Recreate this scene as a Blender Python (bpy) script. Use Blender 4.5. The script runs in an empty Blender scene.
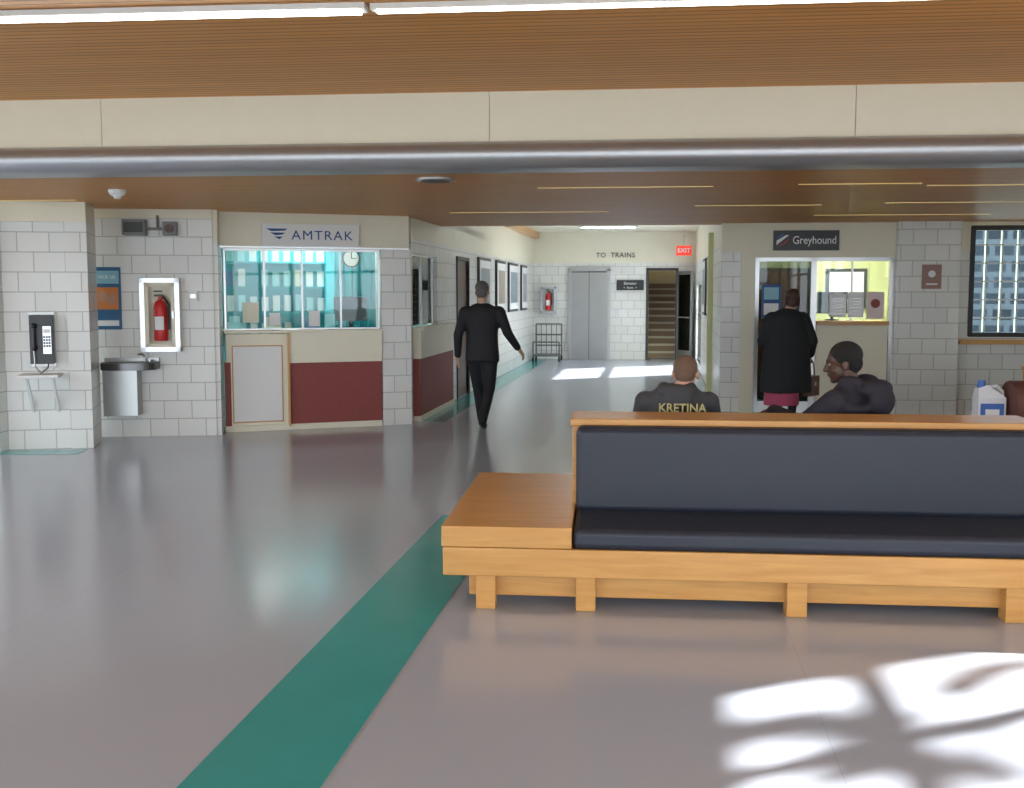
import bpy, bmesh, math, random
import numpy as np
from mathutils import Vector, Matrix, Euler
random.seed(7)
S = bpy.context.scene
COL = S.collection
try:
    S.view_settings.view_transform = 'Standard'
    S.view_settings.look = 'None'
    S.view_settings.exposure = 0.22
except Exception as e:
    print(e)

# ------------------------------------------------------------ materials
MATS = {}
def nodes(m):
    m.use_nodes = True
    return m.node_tree.nodes, m.node_tree.links
def P(m):
    return m.node_tree.nodes['Principled BSDF']
def mat(name, col, rough=0.5, metal=0.0, emis=None, estr=0.0, bump=0.0, bscale=40.0, spec=None, var=0.0, vscale=6.0, coat=0.0):
    if name in MATS: return MATS[name]
    m = bpy.data.materials.new(name); N, L = nodes(m); p = P(m)
    c = (col[0], col[1], col[2], 1)
    p.inputs['Base Color'].default_value = c
    p.inputs['Roughness'].default_value = rough
    p.inputs['Metallic'].default_value = metal
    if coat: p.inputs['Coat Weight'].default_value = coat
    if spec is not None: p.inputs['Specular IOR Level'].default_value = spec
    if emis:
        p.inputs['Emission Color'].default_value = (*emis, 1)
        p.inputs['Emission Strength'].default_value = estr
    tc = N.new('ShaderNodeTexCoord')
    if var > 0:
        nz = N.new('ShaderNodeTexNoise'); nz.inputs['Scale'].default_value = vscale; nz.inputs['Detail'].default_value = 4
        L.new(tc.outputs['Object'], nz.inputs['Vector'])
        mx = N.new('ShaderNodeMix'); mx.data_type = 'RGBA'
        mx.inputs[6].default_value = tuple(min(1, x*(1-var)) for x in col)+(1,)
        mx.inputs[7].default_value = tuple(min(1, x*(1+var)) for x in col)+(1,)
        L.new(nz.outputs['Fac'], mx.inputs[0]); L.new(mx.outputs[2], p.inputs['Base Color'])
    if bump > 0:
        nz = N.new('ShaderNodeTexNoise'); nz.inputs['Scale'].default_value = bscale; nz.inputs['Detail'].default_value = 3
        L.new(tc.outputs['Object'], nz.inputs['Vector'])
        b = N.new('ShaderNodeBump'); b.inputs['Strength'].default_value = bump; b.inputs['Distance'].default_value = 0.01
        L.new(nz.outputs['Fac'], b.inputs['Height']); L.new(b.outputs['Normal'], p.inputs['Normal'])
    MATS[name] = m
    return m

def brick_mat(name, c1, c2, mortar, bw, rh, ms, rough, coord='UV', bump=0.4, offset=0.5, grain=False, spec=.5, shift=0.0):
    m = bpy.data.materials.new(name); N, L = nodes(m); p = P(m)
    p.inputs['Specular IOR Level'].default_value = spec
    tc = N.new('ShaderNodeTexCoord'); br = N.new('ShaderNodeTexBrick')
    br.offset = offset
    br.inputs['Color1'].default_value = (*c1, 1); br.inputs['Color2'].default_value = (*c2, 1)
    br.inputs['Mortar'].default_value = (*mortar, 1)
    br.inputs['Scale'].default_value = 1.0
    br.inputs['Brick Width'].default_value = bw; br.inputs['Row Height'].default_value = rh
    br.inputs['Mortar Size'].default_value = ms; br.inputs['Mortar Smooth'].default_value = 0.2
    sh = N.new('ShaderNodeMapping'); sh.inputs['Location'].default_value = (shift, 0, 0)
    L.new(tc.outputs[coord], sh.inputs['Vector']); L.new(sh.outputs['Vector'], br.inputs['Vector'])
    out = br.outputs['Color']
    if grain:
        mp = N.new('ShaderNodeMapping'); mp.inputs['Scale'].default_value = (.8, 26, 26)
        nz = N.new('ShaderNodeTexNoise'); nz.inputs['Scale'].default_value = 1.2; nz.inputs['Detail'].default_value = 5
        L.new(tc.outputs[coord], mp.inputs['Vector']); L.new(mp.outputs['Vector'], nz.inputs['Vector'])
        rp = N.new('ShaderNodeMapRange'); rp.inputs['To Min'].default_value = 0.72; rp.inputs['To Max'].default_value = 1.25
        L.new(nz.outputs['Fac'], rp.inputs['Value'])
        mx = N.new('ShaderNodeMix'); mx.data_type = 'RGBA'; mx.blend_type = 'MULTIPLY'; mx.inputs[0].default_value = 1
        L.new(out, mx.inputs[6]); L.new(rp.outputs['Result'], mx.inputs[7]); out = mx.outputs[2]
    L.new(out, p.inputs['Base Color'])
    p.inputs['Roughness'].default_value = rough
    b = N.new('ShaderNodeBump'); b.inputs['Strength'].default_value = bump; b.inputs['Distance'].default_value = 0.004; b.invert = True
    L.new(br.outputs['Fac'], b.inputs['Height']); L.new(b.outputs['Normal'], p.inputs['Normal'])
    return m

M_block = brick_mat('glazed_block', (.82,.82,.78), (.76,.76,.72), (.50,.50,.46), .3, .2, .006, .3)
M_slat = brick_mat('ceiling_slats', (.76,.345,.085), (.69,.305,.07), (.24,.095,.02), 60, .075, .006, .42, coord='Object', bump=.5, grain=True, spec=.22, shift=15.0)
M_facade = brick_mat('facade', (.012,.016,.02), (.035,.045,.055), (.13,.14,.145), .8, .55, .10, .6, offset=0.3)
M_cream = mat('cream_paint', (.84,.79,.63), .45, var=.03)
M_white = mat('white_paint', (.82,.82,.80), .45)
M_redp = mat('red_panel', (.27,.06,.05), .6, var=.15, vscale=30)
M_teal = mat('teal_wall', (.05,.47,.54), .6)
M_tealfl = mat('teal_floor', (.04,.36,.36), .17, var=.08, vscale=3)
M_alu = mat('aluminium', (.55,.56,.57), .3, .9)
M_steel = mat('stainless_steel', (.36,.36,.35), .32, .95, bump=.05, bscale=10)
M_brush = mat('brushed_steel_door', (.36,.36,.35), .42, .8, var=.1, vscale=3)
M_band = mat('metal_band', (.47,.48,.50), .36, .75)
M_black = mat('black_plastic', (.015,.015,.017), .35)
M_dark = mat('dark_frame', (.03,.03,.03), .4)
M_brown = mat('brown_door', (.10,.045,.025), .4)
M_cush = mat('navy_vinyl', (.018,.023,.037), .48, bump=.3, bscale=6)
M_yel = mat('pale_yellow_wall', (.66,.66,.34), .6)
M_paper = mat('paper', (.85,.86,.85), .7)
M_red = mat('extinguisher_red', (.60,.02,.02), .3)
M_blue = mat('sign_blue', (.02,.09,.28), .5)
M_ext = mat('outdoor_ground', (.16,.17,.16), .9, var=.3, vscale=.6)
M_tube = mat('fluorescent_tube', (1,1,1), .5, emis=(1,.98,.94), estr=9)
M_slot = mat('light_slot', (.8,.6,.25), .5, emis=(1,.78,.30), estr=.22)
M_panel = mat('fill_light_panel', (1,1,1), .5, emis=(.95,.98,1), estr=14)  # glow for the panels added in the corridor
M_panel2 = mat('warm_fill_panel', (1,1,1), .5, emis=(1,.98,.92), estr=26)  # stronger glow for panels added in the offices and stairwell

def wood_mat(name, c1, c2, axis_scale, rough=.3):
    m = bpy.data.materials.new(name); N, L = nodes(m); p = P(m)
    tc = N.new('ShaderNodeTexCoord'); mp = N.new('ShaderNodeMapping'); mp.inputs['Scale'].default_value = axis_scale
    nz = N.new('ShaderNodeTexNoise'); nz.inputs['Scale'].default_value = 1; nz.inputs['Detail'].default_value = 6; nz.inputs['Distortion'].default_value = .6
    L.new(tc.outputs['Object'], mp.inputs['Vector']); L.new(mp.outputs['Vector'], nz.inputs['Vector'])
    cr = N.new('ShaderNodeValToRGB'); cr.color_ramp.elements[0].position = .3; cr.color_ramp.elements[1].position = .7
    cr.color_ramp.elements[0].color = (*c1, 1); cr.color_ramp.elements[1].color = (*c2, 1)
    L.new(nz.outputs['Fac'], cr.inputs['Fac']); L.new(cr.outputs['Color'], p.inputs['Base Color'])
    p.inputs['Roughness'].default_value = rough
    return m
M_oak = wood_mat('varnished_oak', (.56,.27,.07), (.68,.36,.11), (2.2, 28, 28))
M_trimw = wood_mat('oak_trim', (.52,.27,.08), (.64,.36,.13), (2, 30, 30))

# floor
M_floor = bpy.data.materials.new('vinyl_floor'); N, L = nodes(M_floor); p = P(M_floor)
tc = N.new('ShaderNodeTexCoord'); nz = N.new('ShaderNodeTexNoise'); nz.inputs['Scale'].default_value = .5; nz.inputs['Detail'].default_value = 2
L.new(tc.outputs['Object'], nz.inputs['Vector'])
cr = N.new('ShaderNodeValToRGB'); cr.color_ramp.elements[0].position = .3; cr.color_ramp.elements[1].position = .75
cr.color_ramp.elements[0].color = (.42,.465,.55,1); cr.color_ramp.elements[1].color = (.45,.495,.58,1)
L.new(nz.outputs['Fac'], cr.inputs['Fac'])
br = N.new('ShaderNodeTexBrick'); br.inputs['Scale'].default_value = 1; br.inputs['Brick Width'].default_value = 30; br.inputs['Row Height'].default_value = 1.83
br.inputs['Mortar Size'].default_value = .002; br.inputs['Color1'].default_value = (1,1,1,1); br.inputs['Color2'].default_value = (1,1,1,1); br.inputs['Mortar'].default_value = (.86,.86,.86,1)
mp = N.new('ShaderNodeMapping'); mp.inputs['Rotation'].default_value = (0,0,math.radians(90)); mp.inputs['Location'].default_value = (0,-.62,0)
L.new(tc.outputs['Object'], mp.inputs['Vector']); L.new(mp.outputs['Vector'], br.inputs['Vector'])
mx = N.new('ShaderNodeMix'); mx.data_type = 'RGBA'; mx.blend_type = 'MULTIPLY'; mx.inputs[0].default_value = 1
L.new(cr.outputs['Color'], mx.inputs[6]); L.new(br.outputs['Color'], mx.inputs[7]); L.new(mx.outputs[2], p.inputs['Base Color'])
p.inputs['Roughness'].default_value = .16

def glass_mat(name, tint=(1,1,1), refl=.0):
    m = bpy.data.materials.new(name); N, L = nodes(m)
    N.remove(P(m)); out = N['Material Output']
    t = N.new('ShaderNodeBsdfTransparent'); t.inputs['Color'].default_value = (*tint, 1)
    g = N.new('ShaderNodeBsdfGlossy'); g.inputs['Roughness'].default_value = .02
    lw = N.new('ShaderNodeFresnel'); lw.inputs['IOR'].default_value = 1.4
    ad = N.new('ShaderNodeMath'); ad.operation = 'ADD'; ad.inputs[1].default_value = refl
    L.new(lw.outputs['Fac'], ad.inputs[0])
    mx = N.new('ShaderNodeMixShader'); L.new(ad.outputs[0], mx.inputs[0]); L.new(t.outputs[0], mx.inputs[1]); L.new(g.outputs[0], mx.inputs[2])
    L.new(mx.outputs[0], out.inputs['Surface'])
    return m
M_glass = glass_mat('window_glass', (.90,.97,.97), .0)
M_glassd = glass_mat('dark_glass', (.35,.4,.4), .0)
M_glassc = glass_mat('clear_outer_glass', (.62,.70,.74), .0)

# ------------------------------------------------------------ mesh builder
class MB:
    def __init__(s): s.v=[]; s.f=[]; s.m=[]; s.mats=[]
    def mi(s, m):
        if m not in s.mats: s.mats.append(m)
        return s.mats.index(m)
    def add(s, vs, fs, m, M=None):
        o = len(s.v); k = s.mi(m)
        for v in vs: s.v.append(tuple(M @ Vector(v)) if M else tuple(v))
        for f in fs: s.f.append([i+o for i in f]); s.m.append(k)
        return s
    def box(s, x0,x1,y0,y1,z0,z1, m, M=None):
        vs=[(x0,y0,z0),(x1,y0,z0),(x1,y1,z0),(x0,y1,z0),(x0,y0,z1),(x1,y0,z1),(x1,y1,z1),(x0,y1,z1)]
        fs=[(0,3,2,1),(4,5,6,7),(0,1,5,4),(1,2,6,5),(2,3,7,6),(3,0,4,7)]
        return s.add(vs,fs,m,M)
    def cyl(s, a, b, r0, r1, m, n=16):
        a=Vector(a); b=Vector(b); d=(b-a).normalized(); q=d.to_track_quat('Z','Y').to_matrix()
        vs=[]; 
        for c,r in((a,r0),(b,r1)):
            for i in range(n):
                t=2*math.pi*i/n; vs.append(c+q@Vector((r*math.cos(t),r*math.sin(t),0)))
        fs=[(i,(i+1)%n,n+(i+1)%n,n+i) for i in range(n)]+[tuple(range(n-1,-1,-1)),tuple(range(n,2*n))]
        return s.add(vs,fs,m)
    def tube(s, pts, r, m, n=8):
        for a,b in zip(pts[:-1],pts[1:]): s.cyl(a,b,r,r,m,n)
        for q in pts[1:-1]: s.ell(q,(r,r,r),m,8,6)
        return s
    def ell(s, c, r, m, nu=16, nv=10):
        vs=[]; fs=[]
        for j in range(nv+1):
            ph=math.pi*j/nv
            for i in range(nu):
                t=2*math.pi*i/nu
                vs.append((c[0]+r[0]*math.sin(ph)*math.cos(t),c[1]+r[1]*math.sin(ph)*math.sin(t),c[2]+r[2]*math.cos(ph)))
        for j in range(nv):
            for i in range(nu):
                fs.append((j*nu+i,(j+1)*nu+i,(j+1)*nu+(i+1)%nu,j*nu+(i+1)%nu))
        return s.add(vs,fs,m)
    def prism(s, poly, z0, z1, m):
        n=len(poly); vs=[(x,y,z0) for x,y in poly]+[(x,y,z1) for x,y in poly]
        fs=[tuple(range(n-1,-1,-1)),tuple(range(n,2*n))]+[(i,(i+1)%n,n+(i+1)%n,n+i) for i in range(n)]
        return s.add(vs,fs,m)
    def prism_y(s, poly, y0, y1, m):
        n=len(poly); vs=[(x,y0,z) for x,z in poly]+[(x,y1,z) for x,z in poly]
        fs=[tuple(range(n)),tuple(range(2*n-1,n-1,-1))]+[(i,n+i,n+(i+1)%n,(i+1)%n) for i in range(n)]
        return s.add(vs,fs,m)
    def prism_x(s, poly, x0, x1, m):
        n=len(poly); vs=[(x0,y,z) for y,z in poly]+[(x1,y,z) for y,z in poly]
        fs=[tuple(range(n-1,-1,-1)),tuple(range(n,2*n))]+[(i,(i+1)%n,n+(i+1)%n,n+i) for i in range(n)]
        return s.add(vs,fs,m)
    def lathe(s, prof, c, m, n=20):
        vs=[];fs=[]
        for r,z in prof:
            for i in range(n):
                t=2*math.pi*i/n; vs.append((c[0]+r*math.cos(t),c[1]+r*math.sin(t),c[2]+z))
        k=len(prof)
        for j in range(k-1):
            for i in range(n): fs.append((j*n+i,j*n+(i+1)%n,(j+1)*n+(i+1)%n,(j+1)*n+i))
        fs.append(tuple(range(n-1,-1,-1))); fs.append(tuple(range((k-1)*n,k*n)))
        return s.add(vs,fs,m)
    def build(s, name, loc=(0,0,0), rz=0, bevel=0, seg=2, smooth=True, parent=None):
        me=bpy.data.meshes.new(name); me.from_pydata(s.v,[],s.f)
        for m in s.mats: me.materials.append(m)
        me.polygons.foreach_set('material_index', s.m)
        me.update()
        bm=bmesh.new(); bm.from_mesh(me); bmesh.ops.recalc_face_normals(bm, faces=bm.faces); bm.to_mesh(me); bm.free()
        uv=me.uv_layers.new(name='UVMap'); 
        for pl in me.polygons:
            n=pl.normal; ax=max(range(3),key=lambda i:abs(n[i]))
            for li in pl.loop_indices:
                co=me.vertices[me.loops[li].vertex_index].co
                uv.data[li].uv = (co.y,co.z) if ax==0 else ((co.x,co.z) if ax==1 else (co.x,co.y))
        if smooth:
            me.polygons.foreach_set('use_smooth',[True]*len(me.polygons))
            try: me.set_sharp_from_angle(angle=math.radians(35))
            except Exception: pass
        ob=bpy.data.objects.new(name,me); COL.objects.link(ob)
        ob.location=loc; ob.rotation_euler=(0,0,rz)
        if parent: ob.parent=parent
        if bevel>0:
            bv=ob.modifiers.new('bevel','BEVEL'); bv.width=bevel; bv.segments=seg; bv.limit_method='ANGLE'; bv.angle_limit=math.radians(40)
            try: bv.harden_normals=True
            except Exception: pass
        return ob

def text(body, size, m, parent, loc, name='lettering', extr=.002, off=0.0, shear=0.0, sx=1.0, align='CENTER', rot=(math.pi/2,0,0), sp=1.0):
    cu=bpy.data.curves.new(name,'FONT'); cu.body=body; cu.size=size; cu.extrude=extr; cu.offset=off; cu.shear=shear; cu.space_character=sp
    cu.align_x=align; cu.align_y='CENTER'; cu.materials.append(m)
    t=bpy.data.objects.new(name,cu); COL.objects.link(t)
    bpy.context.view_layer.update()
    me=bpy.data.meshes.new_from_object(t.evaluated_get(bpy.context.evaluated_depsgraph_get()))
    bpy.data.objects.remove(t)
    if not me.materials: me.materials.append(m)
    ob=bpy.data.objects.new(name,me); COL.objects.link(ob)
    ob.parent=parent; ob.location=loc; ob.rotation_euler=rot; ob.scale=(sx,1,1)
    return ob

def frame_of(p,q):
    dx,dy=q[0]-p[0],q[1]-p[1]
    return math.hypot(dx,dy), math.atan2(dy,dx)
def wall_holes(name,p,q,th,H,holes,m,z0=0,head=None,headz=None):
    Ln,ang=frame_of(p,q); b=MB()
    def bx(x0,x1,a,c):
        if x1-x0<1e-4 or c-a<1e-4: return
        if head and c>headz:
            if a<headz: b.box(x0,x1,0,th,a,headz,m)
            b.box(x0,x1,0,th,max(a,headz),c,head)
        else: b.box(x0,x1,0,th,a,c,m)
    x=0
    for (h0,h1,a,c) in sorted(holes):
        bx(x,h0,z0,H); bx(h0,h1,z0,a); bx(h0,h1,c,H); x=h1
    bx(x,Ln,z0,H)
    return b.build(name,(p[0],p[1],0),ang,smooth=False)

# ------------------------------------------------------------ shell
ROT=math.radians(2.5)
b=MB(); b.box(-9.4,5.2,-5.2,14.3,-.1,0,M_floor); b.box(-7,4.0,14.3,28,-.1,0,M_floor); b.build('floor',smooth=False)
b=MB(); b.box(-60,60,-60,80,-.3,-.12,M_ext); b.build('ground',smooth=False)
b=MB(); b.box(5,40,38,44,-.1,4.2,M_facade); b.box(4.8,40.2,37.8,44.2,4.2,4.5,M_facade); b.build('neighbouring_building',smooth=False)
b=MB(); b.box(-1.53,-1.07,-4.5,7.3,.0005,.003,M_tealfl); b.build('trim_1',smooth=False)
b=MB(); b.box(-2.97,-2.62,12.6,24.9,.0005,.003,M_tealfl); b.build('trim_2',smooth=False)
def band(p,q,w,name):
    Ln,a=frame_of(p,q); b=MB(); b.box(0,Ln,-w,0,.0005,.003,M_tealfl); b.build(name,(p[0],p[1],0),a,smooth=False)
band((-9.1,9.3),(-5.75,9.9),.32,'trim_3')

# ceilings
b=MB(); b.box(-9,6.25,.19,6.7,0,.1,M_slat); b.build('ceiling',(-1.0,7.72,2.5),ROT,smooth=False)
b=MB(); b.box(-9,6.05,-13.2,0,0,.1,M_slat); b.build('ceiling_upper',(-1.0,7.72,3.05),ROT,smooth=False)
b=MB(); b.box(-9.4,-3.0,13.5,18,2.5,2.6,M_cream); b.build('ceiling_ticket_office',smooth=False)
b=MB(); b.box(.8,3.85,14.36,17,2.5,2.6,M_cream); b.build('ceiling_bus_office',smooth=False)
b=MB(); b.box(-3.2,1.0,14.2,28,3.0,3.1,M_cream); b.box(-3.2,1.0,14.3,14.4,2.6,3.0,M_cream); b.build('ceiling_corridor',smooth=False)

# beam with metal band
b=MB()
for (x0,x1) in ((-8.6,-3.2),(-3.195,-.25),(-.245,2.35),(2.355,6.1)):
    b.box(x0,x1,-.0,.2,.18,.56,M_cream)
b.build('ceiling_beam',(-1.0,7.70,2.5),ROT,smooth=False)
prof=[]
for i in range(13):
    t=math.pi/2+math.pi*i/12
    prof.append((.11*math.cos(t)-.02,.10+.10*math.sin(t)))
prof=[(.24,.20)]+prof+[(.24,0)]
b=MB(); b.prism_x(prof,-8.6,6.1,M_band); b.build('beam_metal_trim',(-1.0,7.70,2.492),ROT)

# block walls on the left
B0=(-9.2,9.5); 
wall_holes('wall_left_pilaster',B0,(-6.52,9.6),.15,2.5,[],M_block,head=M_cream,headz=2.28)
Bp=(-6.52,9.74); C=(-5.77,10.05)
wall_holes('wall_phone',Bp,C,.62,2.5,[],M_block,head=M_cream,headz=2.30)
LP,AP=frame_of(Bp,C)
b=MB(); b.box(.60,LP+.0,-.06,0,0,2.30,M_block); b.box(-.02,LP,-.08,0,2.30,2.5,M_cream); b.build('wall_phone_pier',(Bp[0],Bp[1],0),AP,smooth=False)
D=(-6.3,10.70); E=(-4.88,11.06)
wall_holes('wall_fountain',D,E,.2,2.5,[],M_block,head=M_cream,headz=2.40)
F=(-4.88,11.35); G=(-2.98,12.35)
LA,AA=frame_of(F,G)
wall_holes('wall_return',(-5.06,11.03),(-4.84,11.10),.4,2.5,[],M_block,head=M_cream,headz=2.15)
b=MB(); b.box(-.1,LA,0,.3,2.10,2.5,M_cream); b.box(-.1,LA,-.012,.0,2.10,2.12,M_alu); b.build('wall_ticket_header',(F[0],F[1],0),AA,smooth=False)
b=MB(); b.box(1.81,2.16,-.02,.33,0,2.10,M_block); b.build('wall_ticket_pillar',(F[0],F[1],0),AA,smooth=False)
# corridor walls
wall_holes('wall_corridor_left',(-3.0,12.55),(-3.0,25.1),.15,3.0,[(0.05,1.5,1.16,2.08),(2.9,3.8,0,2.08)],M_block,head=M_cream,headz=2.25)
wall_holes('wall_corridor_right',(.8,25.1),(.8,14.3),.15,3.0,[(1.5,4.3,.10,1.75)],M_block,head=M_cream,headz=2.25)
wall_holes('wall_far',(-3.15,25.0),(.95,25.0),.15,3.0,[(2.88,3.51,0,2.1),(1.03,1.94,0,2.12)],M_block,head=M_cream,headz=2.28)
GW0=(.8,14.2); GL,GA=frame_of(GW0,(5.1,14.35))
wall_holes('wall_bus_office',GW0,(5.1,14.35),.15,2.5,[(.44,2.2,0,2.05),(3.16,4.16,1.03,2.44)],M_block,head=M_cream,headz=2.12)
b=MB(); b.box(2.22,3.0,-.14,0,0,2.5,M_block); b.build('wall_pier',(GW0[0],GW0[1],0),GA,smooth=False)
b=MB(); b.box(.25,.43,-.03,0,0,2.12,M_cream); b.box(.43,2.21,-.03,0,2.05,2.12,M_cream); b.build('trim_4',(GW0[0],GW0[1],0),GA,smooth=False)
b=MB(); b.box(-3.0,-2.85,15,24.9,2.86,3.0,M_trimw); b.build('trim_5',smooth=False)
# outer shell
wall_holes('wall_right',(5.1,14.4),(5.1,-5),.2,3.1,[(7.15,8.7,1.85,2.95),(11.5,18.6,.7,2.95)],M_block)
wall_holes('wall_left',(-9.2,-5),(-9.2,9.6),.2,3.1,[(1,13.6,.5,2.9)],M_block)
wall_holes('wall_back',(5.3,-5),(-9.4,-5),.2,3.1,[(.6,14.0,.2,2.9)],M_cream)
def mullions(name,p,q,x0,x1,z0,z1,n):
    Ln,a=frame_of(p,q); b=MB()
    for i in range(n+1):
        x=x0+(x1-x0)*i/n; b.box(x-.03,x+.03,.04,.12,z0,z1,M_dark)
    for z in (z0+.03,z0+(z1-z0)*.62,z1-.03): b.box(x0,x1,.04,.12,z-.03,z+.03,M_dark)
    return b.build(name,(p[0],p[1],0),a,smooth=False)
mullions('window_1',(5.1,14.4),(5.1,-5),7.15,8.7,1.85,2.95,2)
mullions('window_2',(5.1,14.4),(5.1,-5),11.5,18.6,.7,2.95,5)
mullions('window_3',(-9.2,-5),(-9.2,9.6),1,13.6,.5,2.9,8)
mullions('window_4',(5.3,-5),(-9.4,-5),.6,14.0,.2,2.9,9)
mullions('window_5',(.8,25.1),(.8,14.3),1.5,4.3,.10,1.75,2)
b=MB(); x0,x1,z0,z1=3.16,4.16,1.03,2.44
b.box(x0,x1,.06,.065,z0,z1,M_glassc)
for xx in (x0+.02,x1-.02): b.box(xx-.03,xx+.03,-.01,.1,z0,z1,M_dark)
for zz in (z0+.02,z1-.02): b.box(x0,x1,-.01,.1,zz-.03,zz+.03,M_dark)
for i in range(1,6):
    zz=z0+.235*i; b.box(x0,x1,.03,.08,zz-.009,zz+.009,M_alu)
for i in range(1,5):
    xx=x0+.2*i; b.box(xx-.009,xx+.009,.03,.08,z0,z1,M_alu)
b.build('window_6',(GW0[0],GW0[1],0),GA,smooth=False)
b=MB(); b.box(3.02,4.25,-.16,.05,.93,.99,M_trimw); b.build('trim_6',(GW0[0],GW0[1],0),GA,bevel=.006)

def portal(c, w, h, direction):
    l=bpy.data.lights.new('daylight_portal','AREA'); l.shape='RECTANGLE'; l.size=w; l.size_y=h; l.cycles.is_portal=True
    o=bpy.data.objects.new('daylight_portal',l); COL.objects.link(o); o.location=c
    o.rotation_euler=Vector(direction).to_track_quat('-Z','Z').to_euler()
portal((-2.05,-5.0,1.55),13.4,2.7,(0,1,0))
portal((-9.2,2.3,1.7),12.6,2.4,(1,0,0))
portal((5.1,-.65,1.82),7.1,2.25,(-1,0,0))

# ------------------------------------------------------------ light fixtures
def troffer(name,x0,x1,y,w,z,m,housing=M_white,hh=.03,rot=0):
    b=MB(); b.box(x0,x1,y-w/2,y+w/2,-hh,0,housing); b.box(x0+.03,x1-.03,y-w/2+.012,y+w/2-.012,-hh-.012,-hh,m)
    return b.build(name,(-1.0,7.72,z),ROT+rot,smooth=False)
troffer('fluorescent_light',-5.5,-.62,-2.39,.10,3.048,M_tube,rot=math.radians(.6))
troffer('fluorescent_light',-.57,5.4,-2.39,.06,3.048,M_tube)
for (x0,x1,y) in ((.0,1.5,1.45),(2.2,3.2,1.35),(3.3,5.2,1.55),(1.5,2.8,3.5),(-1.2,.6,4.2),(3.4,5.0,3.3),(-6.4,-4.6,2.2),(3.0,5,5.0)):
    b=MB(); b.box(x0,x1,y-.015,y+.015,-.005,0,M_slot); b.build('linear_ceiling_light',(-1.0,7.72,2.5),ROT,smooth=False)
b=MB(); b.lathe([(.16,0),(.16,-.015),(.13,-.02),(.12,-.008)],(0,0,0),M_alu,32); b.lathe([(.12,-.021),(.118,-.022),(.05,-.018)],(0,0,0),M_black,32)
b.build('recessed_downlight',(-1.79,8.34,2.5))
b=MB(); b.lathe([(.075,0),(.075,-.02),(.06,-.045),(.03,-.06),(.0301,-.075),(.015,-.08)],(0,0,0),M_white,24); b.build('smoke_detector',(-4.77,8.83,2.5))
for y in (16.5,19.5,22.5):
    b=MB(); b.box(-1.7,-.5,y-.15,y+.15,2.96,3.0,M_white); b.box(-1.66,-.54,y-.12,y+.12,2.95,2.96,M_panel); b.build('fill_light_panel',smooth=False)  # panels added to brighten the corridor
b=MB(); b.box(-5.2,-3.9,12.7,13.1,2.46,2.5,M_panel2); b.build('fill_light_panel',smooth=False)  # added to brighten the ticket office interior
b=MB(); b.box(1.5,3.0,15.0,15.4,2.46,2.5,M_panel2); b.build('fill_light_panel',smooth=False)  # added to brighten the bus office interior

# ------------------------------------------------------------ ticket office
b=MB()
b.box(0,.70,0,.10,0,1.12,M_cream)
b.box(.065,.635,-.010,0,.10,.99,M_trimw); b.box(.077,.623,-.018,-.009,.115,.978,M_white)
b.box(-.02,.05,-.012,0,.05,.8,M_redp)
b.box(.69,.71,-.07,0,.05,1.14,M_trimw)
b.box(.71,1.80,-.05,.1,.78,1.13,M_cream)
b.box(.71,1.80,-.02,.1,.07,.78,M_redp)
b.box(-.02,1.80,-.02,.1,0,.07,M_cream)
b.box(-.02,1.80,-.07,.5,1.13,1.16,M_cream)
b.build('ticket_counter',(F[0],F[1],0),AA,bevel=.004)
b=MB()
b.box(0,2.15,0,.1,.78,1.13,M_cream); b.box(0,2.15,.02,.1,.07,.78,M_redp); b.box(0,2.15,0,.1,0,.07,M_cream); b.box(-.02,2.17,-.03,.12,1.13,1.165,M_cream)
b.build('ticket_counter',(-2.90,12.60,0),math.pi/2,bevel=.004)
b=MB()
for x in (.01,.45,.88,1.33,1.78): b.box(x-.011,x+.011,.05,.09,1.165,2.09,M_alu)
b.box(0,1.8,.05,.09,2.07,2.095,M_alu); b.box(0,1.8,.05,.09,1.165,1.18,M_alu); b.box(0,1.8,.065,.07,1.18,2.07,M_glass)
b.build('ticket_window',(F[0],F[1],0),AA,smooth=False)
b=MB()
for x in (.02,.72,1.43): b.box(x-.02,x+.02,.05,.09,1.17,2.08,M_alu)
b.box(0,1.45,.065,.07,1.18,2.06,M_glass); b.box(0,1.45,.05,.09,2.05,2.08,M_alu)
b.build('ticket_window',(-3.0,12.60,0),math.pi/2,smooth=False)
b=MB(); b.box(-.6,3.1,2.2,2.3,0,2.5,M_teal); b.box(-.55,-.45,.35,2.3,0,2.5,M_teal); b.build('wall_office_back',(F[0],F[1],0),AA,smooth=False)
b=MB(); 
poly=[]; n=26
for i in range(n+1): poly.append((1.42+.9*i/n, .95+.03*math.sin(i*1.9)))
poly2=poly+[(x,y+.01) for x,y in reversed(poly)]
b.prism(poly2,1.0,2.35,M_teal); b.build('office_curtain',(F[0],F[1],0),AA)
b=MB(); b.box(-.35,1.35,1.25,1.3,.9,2.3,M_teal)
random.seed(5)
Mc=[mat('card_white',(.88,.95,.97),.5),mat('card_cyan',(.35,.75,.8),.5),mat('card_blue',(.12,.3,.5),.5),mat('card_cream',(.8,.8,.65),.5)]
for r in range(4):
    z=1.05+r*.31; b.box(-.35,1.38,1.1,1.26,z-.03,z-.01,M_teal)
    for i in range(12):
        if random.random()<.12: continue
        x=-.3+i*.14; b.box(x,x+.085,1.16,1.18,z,z+.16+.06*random.random(),random.choice([Mc[0],Mc[0],Mc[0],Mc[1],Mc[1],Mc[2],Mc[3]]))
b.build('reflection_cards',(F[0],F[1],0),AA,smooth=False)  # rows of pale cards imitate bright window reflections in the ticket glass
b=MB(); b.cyl((0,0,0),(0,-.04,0),.11,.11,M_dark,28); b.cyl((0,-.04,0),(0,-.045,0),.097,.097,M_paper,28)
b.box(-.006,.006,-.05,-.045,0,.08,M_black); b.box(0,.06,-.05,-.045,-.005,.005,M_black)
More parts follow.
